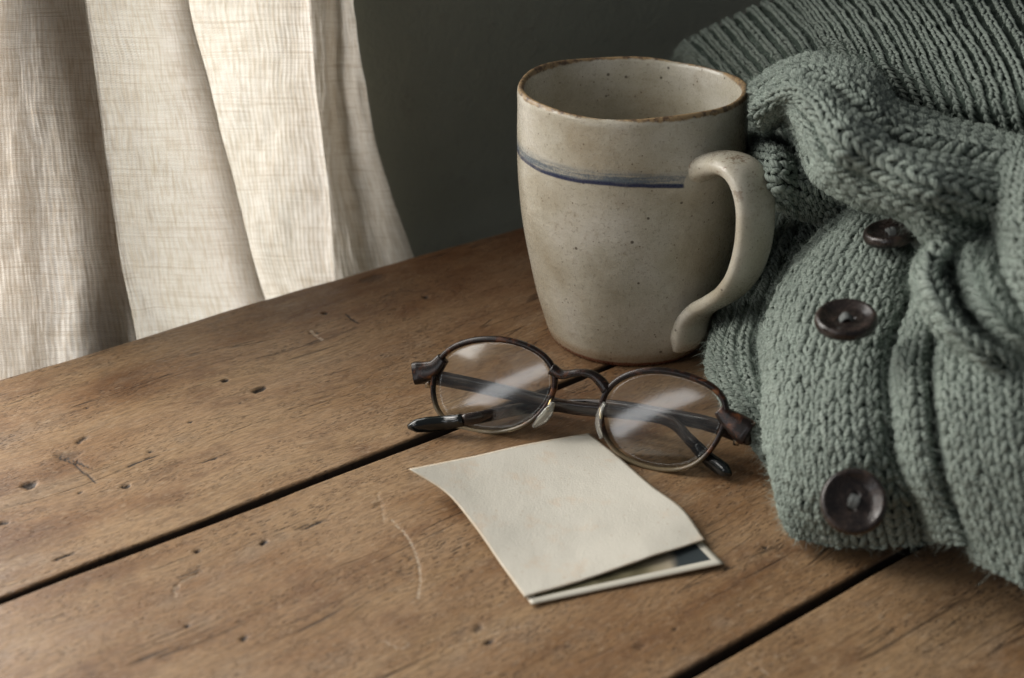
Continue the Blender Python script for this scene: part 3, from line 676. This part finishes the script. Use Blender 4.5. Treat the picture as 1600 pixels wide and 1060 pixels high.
def knit(name, guides, cw=.0054, asp=.62, rib=(1, 0), amp=.0, fine=True, hairs=6120, wob=.0006, flip=False, seed=1, vb=None):
    P = np.stack([[at(*q) for q in g_] for g_ in guides]); n0, n1 = P.shape[:2]
    g = cr(P, np.linspace(0, n0-1, n0*12)); g = np.swapaxes(cr(np.swapaxes(g, 0, 1), np.linspace(0, n1-1, 160)), 0, 1)
    # even out the columns by arc length
    L = np.linalg.norm(np.diff(g, axis=0), axis=2).mean(1); L = np.concatenate([[0], np.cumsum(L)]); W_ = L[-1]
    ncol = max(3, round(W_/cw)); nu = ncol*8+1; x = np.interp(np.linspace(0, W_, nu), L, np.arange(len(L)))
    g = cr(g, x)
    Lv = np.linalg.norm(np.diff(g, axis=1), axis=2).mean(0); Lv = np.concatenate([[0], np.cumsum(Lv)]); Hh = Lv[-1]
    nrow = max(3, round(Hh/(cw*asp))); y = np.interp(np.linspace(0, Hh, 200), Lv, np.arange(len(Lv)))
    g = np.swapaxes(cr(np.swapaxes(g, 0, 1), y), 0, 1)
    n = normals(g, 1); c = g.mean((0, 1)); view = O-c
    side = 1 if np.median((n*view).sum(-1)) > 0 else -1; n = n*side
    a, b = np.meshgrid(np.linspace(0, 1, nu), np.linspace(0, 1, 200), indexing='ij')
    col = a*ncol; per = sum(rib); ph = col % per
    k, pz_ = rib
    if amp:
        rise = np.where(ph < k, np.sin(np.pi*np.clip(ph/k, 0, 1))**.5, 0.) if k > 0 else 0
        g = g+n*(amp*(rise-.5))[..., None]
    g = g+n*(wob*2*smooth_noise(a*W_*60, b*Hh*60, seed, 3))[..., None]
    n = normals(g, side)
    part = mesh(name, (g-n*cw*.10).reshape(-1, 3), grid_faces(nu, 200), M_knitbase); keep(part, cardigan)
    asr = (Hh/nrow)/(W_/ncol)
    TV, TF, TU = leg_template(asr, 8 if fine else 6, 8 if fine else 6)
    ci, ri = np.meshgrid(np.arange(ncol), np.arange(-1, nrow), indexing='ij'); ci = ci.ravel(); ri = ri.ravel()
    if pz_: m_ = (ci % per) < k; ci = ci[m_]; ri = ri[m_]
    Vs, Fs, Us, Rs = [], [], [], []; base = 0; cwr = W_/ncol
    for s in (-1, 1):
        K = len(ci); lf = smooth_noise(ci*.35, ri*.22, seed+int(s)+3, 3); jx = rng.normal(0, .045, K)+lf*.08; jy = rng.normal(0, .06, K); js = 1+rng.normal(0, .10, K)+lf*.3; jz = rng.normal(0, .05, K)
        X = ci[:, None]+.5+s*TV[None, :, 0]+jx[:, None]; Yv = ri[:, None]+.25+TV[None, :, 1]/asr+jy[:, None]; Zc = (TV[None, :, 2]*js[:, None]+jz[:, None])
        u = X/ncol; v = Yv/nrow
        if flip: v = 1-v
        pos = bil(g, u, v)+bil(n, u, v)*(Zc*cwr)[..., None]
        Vs.append(pos.reshape(-1, 3)); nV = TV.shape[0]
        Fq = TF if s > 0 else TF[:, ::-1]
        Fs.append((Fq[None]+(np.arange(K)*nV)[:, None, None]).reshape(-1, 4)+base); base += K*nV
        uvv = TU.copy(); uvv[:, 0] *= s
        off = rng.random(K); Us.append((uvv[None]+np.stack([off, off*0], -1)[:, None]).reshape(-1, 2)); Rs.append(np.repeat(rng.random(K), nV))
    st_ = mesh('knit_stitches', np.vstack(Vs), np.vstack(Fs), M_yarn, None, True, np.vstack(Us), np.concatenate(Rs))
    st_['kind'] = 'stuff'; st_.parent = part; st_.matrix_parent_inverse = Matrix.Identity(4); st_.matrix_parent_inverse = Matrix.Identity(4)
    if hairs:
        K = hairs; u = rng.random(K); v = rng.random(K); p0 = bil(g, u, v)+bil(n, u, v)*cwr*.2; nn = bil(n, u, v)
        d = rng.normal(0, 1, (K, 3)); d -= nn*(d*nn).sum(1)[:, None]; d /= np.linalg.norm(d, axis=1)[:, None]
        Ln = rng.uniform(.0010, .0040, K)[:, None]; up = rng.uniform(.05, .6, K)[:, None]; curl = rng.normal(0, .9, (K, 3))
        q = [p0+(d*t+nn*up*t*(1.4-t)+curl*t*t*.5)*Ln for t in (0, .33, .66, 1.)]
        wv = np.cross(d, nn)*.000030; Vh = np.stack([q[0]-wv, q[0]+wv, q[1]-wv, q[1]+wv, q[2]-wv*.8, q[2]+wv*.8, q[3]-wv*.3, q[3]+wv*.3], 1).reshape(-1, 3)
        b0 = (np.arange(K)*8)[:, None]; Fh = np.vstack([b0+np.array([0, 1, 3, 2]), b0+np.array([2, 3, 5, 4]), b0+np.array([4, 5, 7, 6])])
        hz = mesh('wool_fuzz', Vh, Fh, M_fuzz, None, False); hz['kind'] = 'stuff'; hz.parent = part
    return part, g, n
Gfront = [
 [(1352, 338, .060), (1300, 392, .046), (1252, 440, .034), (1226, 510, .022), (1218, 590, .014), (1224, 670, .008), (1238, 745, .004), (1262, 815, .003)],
 [(1335, 323, .072), (1278, 372, .062), (1225, 450, .050), (1200, 520, .040), (1196, 600, .031), (1202, 680, .023), (1214, 760, .014), (1236, 828, .005)],
 [(1352, 328, .077), (1305, 385, .071), (1262, 452, .062), (1238, 530, .053), (1228, 600, .045), (1232, 690, .034), (1243, 770, .022), (1258, 842, .006)],
 [(1384, 336, .078), (1350, 400, .074), (1318, 460, .067), (1290, 540, .058), (1280, 610, .050), (1282, 700, .038), (1288, 780, .025), (1300, 848, .006)],
 [(1412, 345, .078), (1392, 410, .075), (1372, 470, .068), (1344, 550, .060), (1334, 620, .052), (1338, 700, .041), (1350, 780, .027), (1366, 850, .008)],
 [(1436, 360, .075), (1425, 420, .072), (1405, 480, .066), (1378, 555, .058), (1380, 630, .050), (1388, 710, .038), (1412, 780, .026), (1430, 848, .010)],
 [(1446, 366, .070), (1436, 425, .067), (1416, 485, .061), (1391, 560, .052), (1394, 640, .044), (1404, 715, .033), (1432, 785, .021), (1452, 848, .008)],
 [(1458, 370, .075), (1448, 430, .073), (1428, 490, .068), (1406, 565, .061), (1410, 640, .053), (1420, 720, .042), (1450, 790, .030), (1474, 842, .018)],
 [(1474, 380, .077), (1466, 440, .075), (1448, 500, .070), (1434, 570, .063), (1440, 640, .056), (1450, 725, .044), (1474, 790, .032), (1500, 850, .022)],
 [(1484, 385, .072), (1480, 445, .070), (1464, 505, .064), (1452, 575, .056), (1458, 645, .049), (1468, 730, .038), (1494, 800, .027), (1524, 866, .016)],
 [(1505, 390, .078), (1500, 450, .075), (1488, 510, .071), (1474, 575, .065), (1482, 645, .058), (1494, 730, .046), (1520, 800, .034), (1552, 888, .020)],
 [(1550, 400, .080), (1548, 450, .078), (1540, 515, .074), (1530, 580, .069), (1534, 650, .061), (1546, 735, .049), (1572, 810, .037), (1604, 918, .020)],
 [(1600, 410, .080), (1600, 455, .079), (1596, 520, .076), (1590, 590, .070), (1594, 660, .062), (1604, 745, .050), (1630, 825, .037), (1662, 950, .020)],
 [(1680, 420, .078), (1680, 465, .077), (1676, 530, .074), (1672, 600, .068), (1676, 670, .060), (1686, 755, .049), (1710, 840, .036), (1740, 985, .018)],
 [(1760, 430, .070), (1760, 470, .069), (1758, 535, .066), (1756, 610, .060), (1760, 680, .052), (1770, 765, .041), (1790, 850, .028), (1810, 1000, .010)]]
fp, fg, fn = knit('front_panel', Gfront, .0044, .90, (1, 0), .0009, hairs=44880, wob=.0007, flip=True, seed=2)
# hem of the front panel, turned under
Ghem = [[(1262, 832, .004), (1262, 842, .006), (1268, 842, .003), (1272, 836, .001)], [(1300, 838, .008), (1302, 852, .008), (1308, 852, .004), (1312, 845, .001)], [(1366, 840, .010), (1368, 856, .011), (1376, 858, .006), (1380, 850, .001)],
        [(1430, 838, .012), (1434, 856, .014), (1442, 862, .008), (1446, 852, .003)], [(1500, 840, .024), (1506, 858, .024), (1516, 868, .015), (1520, 858, .006)], [(1552, 878, .022), (1558, 894, .022), (1568, 904, .014), (1575, 892, .006)],
        [(1604, 908, .022), (1612, 926, .022), (1624, 934, .014), (1630, 925, .006)], [(1740, 975, .020), (1748, 994, .020), (1760, 1002, .012), (1766, 990, .004)]]
Ginner = [
 [(1190, 320, .025), (1158, 400, .015), (1126, 480, .008), (1118, 545, .004), (1126, 600, .002), (1158, 650, .002), (1206, 725, .001)],
 [(1205, 325, .034), (1170, 400, .025), (1133, 475, .018), (1112, 545, .016), (1117, 595, .013), (1147, 645, .011), (1196, 716, .007)],
 [(1222, 328, .038), (1188, 403, .029), (1150, 478, .024), (1130, 542, .025), (1137, 592, .022), (1165, 642, .018), (1206, 706, .013)],
 [(1250, 335, .042), (1216, 408, .034), (1182, 482, .029), (1168, 544, .031), (1176, 596, .027), (1200, 646, .021), (1228, 704, .014)],
 [(1285, 342, .046), (1250, 415, .038), (1215, 488, .032), (1205, 548, .030), (1214, 602, .025), (1236, 654, .018), (1262, 712, .010)],
 [(1320, 350, .046), (1280, 422, .038), (1245, 494, .030), (1238, 555, .022), (1248, 610, .016), (1268, 662, .010), (1292, 720, .004)]]
knit('inner_layer', Ginner, .0040, .82, (1, 1), .0016, hairs=24480, wob=.0005, seed=3)
Groll = [
 [(1182, 158, .080), (1240, 120, .090), (1310, 115, .096), (1360, 140, .092), (1405, 185, .086), (1480, 208, .084), (1550, 226, .084), (1640, 250, .085)],
 [(1172, 138, .100), (1236, 99, .115), (1310, 96, .120), (1366, 118, .118), (1404, 166, .111), (1480, 189, .107), (1560, 207, .107), (1650, 230, .108)],
 [(1174, 150, .108), (1232, 113, .121), (1298, 118, .126), (1350, 152, .124), (1398, 198, .117), (1472, 220, .115), (1552, 236, .114), (1650, 262, .112)],
 [(1176, 158, .105), (1231, 124, .119), (1290, 132, .121), (1334, 172, .119), (1390, 216, .113), (1464, 240, .111), (1544, 254, .110), (1646, 278, .109)],
 [(1178, 166, .110), (1230, 135, .123), (1282, 148, .126), (1322, 194, .124), (1382, 236, .118), (1455, 262, .116), (1535, 280, .112), (1640, 300, .108)],
 [(1180, 182, .108), (1230, 153, .119), (1268, 178, .121), (1305, 238, .117), (1365, 272, .112), (1435, 305, .110), (1505, 328, .105), (1580, 345, .10)],
 [(1184, 200, .100), (1228, 171, .110), (1254, 204, .110), (1286, 268, .104), (1345, 302, .101), (1418, 334, .097), (1476, 384, .09), (1540, 395, .085)],
 [(1190, 210, .088), (1224, 186, .095), (1244, 220, .090), (1272, 282, .083), (1335, 316, .081), (1396, 342, .078), (1450, 396, .073), (1520, 410, .07)]]
knit('rolled_collar', Groll, .0046, .80, (3, 1), .0016, hairs=30600, wob=.0007, seed=4)
Gflap = [[(1150, 190, .060), (1190, 205, .072), (1230, 225, .074), (1280, 268, .073), (1340, 305, .07), (1400, 330, .065)],
         [(1152, 225, .062), (1195, 233, .089), (1240, 250, .087), (1290, 285, .081), (1350, 315, .072), (1405, 340, .066)],
         [(1156, 268, .060), (1200, 276, .087), (1245, 286, .085), (1292, 306, .079), (1342, 326, .070), (1400, 345, .065)],
         [(1160, 303, .055), (1205, 313, .073), (1250, 328, .071), (1290, 341, .067), (1335, 347, .062), (1395, 355, .058)],
         [(1165, 312, .055), (1210, 320, .058), (1250, 336, .056), (1290, 348, .053), (1335, 353, .05), (1395, 360, .05)]]
knit('lower_flap', Gflap, .0048, .78, (1, 0), .0012, hairs=7140, wob=.0006, seed=5)
Gknot = [[(1478, 396, .072), (1450, 425, .066), (1452, 462, .060), (1482, 520, .052), (1530, 575, .046), (1600, 616, .04), (1680, 655, .04)],
         [(1462, 386, .088), (1436, 415, .085), (1440, 455, .082), (1474, 516, .075), (1525, 566, .068), (1600, 602, .060), (1680, 640, .06)],
         [(1478, 386, .094), (1458, 412, .091), (1458, 450, .088), (1492, 507, .083), (1542, 552, .077), (1606, 585, .070), (1690, 620, .07)],
         [(1498, 390, .088), (1480, 416, .080), (1482, 454, .076), (1514, 502, .073), (1560, 545, .069), (1620, 576, .064), (1695, 610, .064)],
         [(1516, 388, .093), (1506, 412, .089), (1508, 448, .084), (1536, 492, .082), (1578, 532, .078), (1634, 562, .073), (1700, 592, .07)],
         [(1538, 382, .094), (1532, 410, .092), (1536, 442, .090), (1560, 484, .087), (1600, 524, .082), (1654, 550, .076), (1710, 580, .07)],
         [(1558, 376, .090), (1562, 400, .086), (1570, 430, .083), (1592, 468, .079), (1630, 505, .074), (1672, 530, .07), (1730, 560, .065)]]
knit('lapel_fold', Gknot, .0048, .80, (2, 1), .0022, hairs=32640, wob=.0009, seed=6)
Gside = [[(1572, 212, .098), (1562, 262, .092), (1558, 320, .086), (1566, 372, .080), (1580, 430, .074), (1610, 500, .066), (1650, 570, .06)],
         [(1558, 214, .104), (1546, 262, .102), (1546, 320, .096), (1554, 372, .091), (1570, 430, .086), (1600, 500, .078), (1640, 570, .07)],
         [(1580, 216, .112), (1566, 268, .111), (1566, 322, .106), (1574, 375, .100), (1588, 432, .094), (1618, 502, .086), (1658, 572, .078)],
         [(1620, 220, .116), (1608, 272, .116), (1604, 326, .112), (1610, 380, .106), (1622, 436, .098), (1650, 505, .088), (1690, 575, .08)],
         [(1680, 225, .114), (1670, 275, .114), (1666, 330, .110), (1670, 385, .104), (1680, 440, .096), (1704, 508, .086), (1740, 578, .078)],
         [(1740, 230, .10), (1732, 280, .10), (1730, 335, .098), (1732, 390, .092), (1740, 445, .084), (1760, 512, .074), (1790, 580, .068)]]
knit('side_drape', Gside, .0046, .82, (1, 0), .0012, hairs=12240, seed=7)
Gback = [
 [(1030, 130, .030), (1040, 118, .040), (1062, 158, .036), (1104, 205, .03), (1144, 262, .022), (1184, 320, .015)],
 [(1075, 105, .045), (1062, 76, .075), (1100, 110, .078), (1140, 160, .073), (1180, 220, .065), (1210, 290, .055)],
 [(1100, 82, .045), (1090, 56, .082), (1130, 98, .086), (1170, 146, .081), (1208, 206, .072), (1240, 276, .062)],
 [(1130, 66, .050), (1124, 38, .090), (1165, 82, .095), (1206, 130, .090), (1240, 190, .080), (1270, 260, .070)],
 [(1190, 40, .055), (1184, 10, .100), (1232, 58, .107), (1262, 100, .101), (1300, 150, .09), (1340, 220, .08)],
 [(1225, 20, .060), (1222, 0, .106), (1270, 48, .110), (1302, 94, .105), (1340, 150, .093), (1380, 225, .08)],
 [(1275, 10, .060), (1268, -14, .110), (1312, 38, .118), (1346, 90, .114), (1385, 150, .100), (1420, 230, .085)],
 [(1360, 0, .065), (1355, -28, .114), (1400, 30, .124), (1436, 90, .121), (1468, 160, .112), (1500, 240, .09)],
 [(1460, -10, .065), (1452, -34, .114), (1490, 30, .128), (1528, 90, .128), (1560, 165, .12), (1590, 240, .10)],
 [(1590, -10, .065), (1580, -34, .112), (1610, 30, .128), (1640, 90, .130), (1670, 165, .125), (1700, 240, .11)],
 [(1760, 0, .060), (1740, -30, .105), (1760, 30, .120), (1780, 90, .122), (1800, 165, .115), (1830, 240, .10)]]
knit('back_panel', Gback, .0037, .90, (1, 1), .0006, fine=True, hairs=10200, wob=.0008, seed=8)
# dark sheet added under the folds, its colour standing in for shade in the hollows
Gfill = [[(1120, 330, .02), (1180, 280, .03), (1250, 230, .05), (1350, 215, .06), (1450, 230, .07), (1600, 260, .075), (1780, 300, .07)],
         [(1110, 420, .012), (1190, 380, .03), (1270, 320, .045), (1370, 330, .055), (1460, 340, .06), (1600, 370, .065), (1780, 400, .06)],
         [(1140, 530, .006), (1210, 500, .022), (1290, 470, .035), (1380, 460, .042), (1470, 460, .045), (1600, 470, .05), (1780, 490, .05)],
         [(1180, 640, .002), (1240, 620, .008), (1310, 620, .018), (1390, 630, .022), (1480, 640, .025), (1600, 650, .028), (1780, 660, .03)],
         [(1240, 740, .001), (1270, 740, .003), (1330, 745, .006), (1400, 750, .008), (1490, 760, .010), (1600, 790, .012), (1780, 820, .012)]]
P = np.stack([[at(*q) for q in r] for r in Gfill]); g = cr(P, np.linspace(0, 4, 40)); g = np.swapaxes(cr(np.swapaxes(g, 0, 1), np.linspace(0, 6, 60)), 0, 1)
o = mesh('hollow_shade_fill', g.reshape(-1, 3), grid_faces(40, 60), M_knitbase); keep(o, cardigan)

def tuft(px, py, z, n, ln, spread, parent, seed):
    r = np.random.default_rng(seed); c = at(px, py, z); p0 = c+r.normal(0, 1, (n, 3))*np.array(spread); d = r.normal(0, 1, (n, 3)); d[:, 2] = abs(d[:, 2])*.5; d[:, 1] -= .5
    d /= np.linalg.norm(d, axis=1)[:, None]; k = r.normal(0, .9, (n, 3)); L_ = r.uniform(.3, 1, (n, 1))*ln
    q = [p0+(d*t+k*t*t*.6)*L_ for t in (0, .33, .66, 1.)]; wv = np.cross(d, [0, -.5, .85])*.00005
    Vh = np.stack([q[0]-wv, q[0]+wv, q[1]-wv, q[1]+wv, q[2]-wv, q[2]+wv, q[3]-wv*.3, q[3]+wv*.3], 1).reshape(-1, 3)
    b0 = (np.arange(n)*8)[:, None]; Fh = np.vstack([b0+np.array([0, 1, 3, 2]), b0+np.array([2, 3, 5, 4]), b0+np.array([4, 5, 7, 6])])
    o = mesh('wool_tuft', Vh, Fh, M_tuft, None, False); o['kind'] = 'stuff'; o.parent = parent
M_tuft = plain('pale_felted_wool', (.60, .64, .60), .9, .1)
tuft(1292, 826, .010, 260, .0050, (.0035, .002, .001), fp, 3); tuft(1268, 832, .006, 120, .004, (.003, .002, .001), fp, 4)
# buttons
def button(pos, nrm, rad, spin, squash=1.):
    prof = np.array([(0, .00055), (.35, .00060), (.55, .00085), (.74, .0017), (.84, .0022), (.93, .0020), (.985, .0011), (1.0, 0), (.95, -.0012), (.8, -.0016), (0, -.0016)])
    pr = cr(prof, np.linspace(0, 10, 46)); na_ = 56; A = np.linspace(0, 2*np.pi, na_, endpoint=False)
    rr = np.maximum(pr[:, :1], 0)*rad*(1+.012*np.cos(2*A)); zz = pr[:, 1:]+0*A
    X, Yb = rr*np.cos(A), rr*np.sin(A)
    for hx in (-.17, .17):      # thread holes pressed in
        d = np.hypot(X-hx*rad, Yb); zz = zz-np.where(pr[:, 1:] > 0, .0014*np.exp(-(d/(.09*rad))**4), 0)
    V = np.stack([X, Yb, zz], -1).reshape(-1, 3)
    nrm = Vector(nrm).normalized(); q = nrm.to_track_quat('Z', 'Y').to_matrix() @ Matrix.Rotation(spin, 3, 'Z')
    Mx = Matrix.Translation(Vector(pos)) @ q.to_4x4()
    o = mesh('button', V, grid_faces(len(pr), na_, False, True), M_button); fix_normals(o)
    o.parent = cardigan; o.matrix_parent_inverse = Matrix.Translation(-Vector(cardigan.location)); o.matrix_basis = Mx
    for k in range(5):
        off = (k-2)*.00042; pth = np.array([(-.20*rad, off, -.0006), (-.15*rad, off*1.2, .0009), (0, off*1.5, .0019+.0002*(k % 2)), (.15*rad, off*1.2, .0009), (.20*rad, off, -.0006)])
        V, Fc = sweep(cr(pth, np.linspace(0, 4, 14)), lambda t: superell(.00034, .00032, 8, 2), [0, 1, .01])
        h_ = mesh_any('thread', V, Fc, M_thread); h_.parent = o
    return o
def bpos(px, py, z, lift=.0): p = at(px, py, z); return p
button(bpos(1334, 784, .0330), np.array([-.18, -.72, .62]), .0097, math.radians(78))
button(bpos(1322, 501, .0735), np.array([-.12, -.18, .97]), .0093, math.radians(35))
button(bpos(1392, 366, .0830), np.array([-.22, .02, .95]), .0090, math.radians(15))
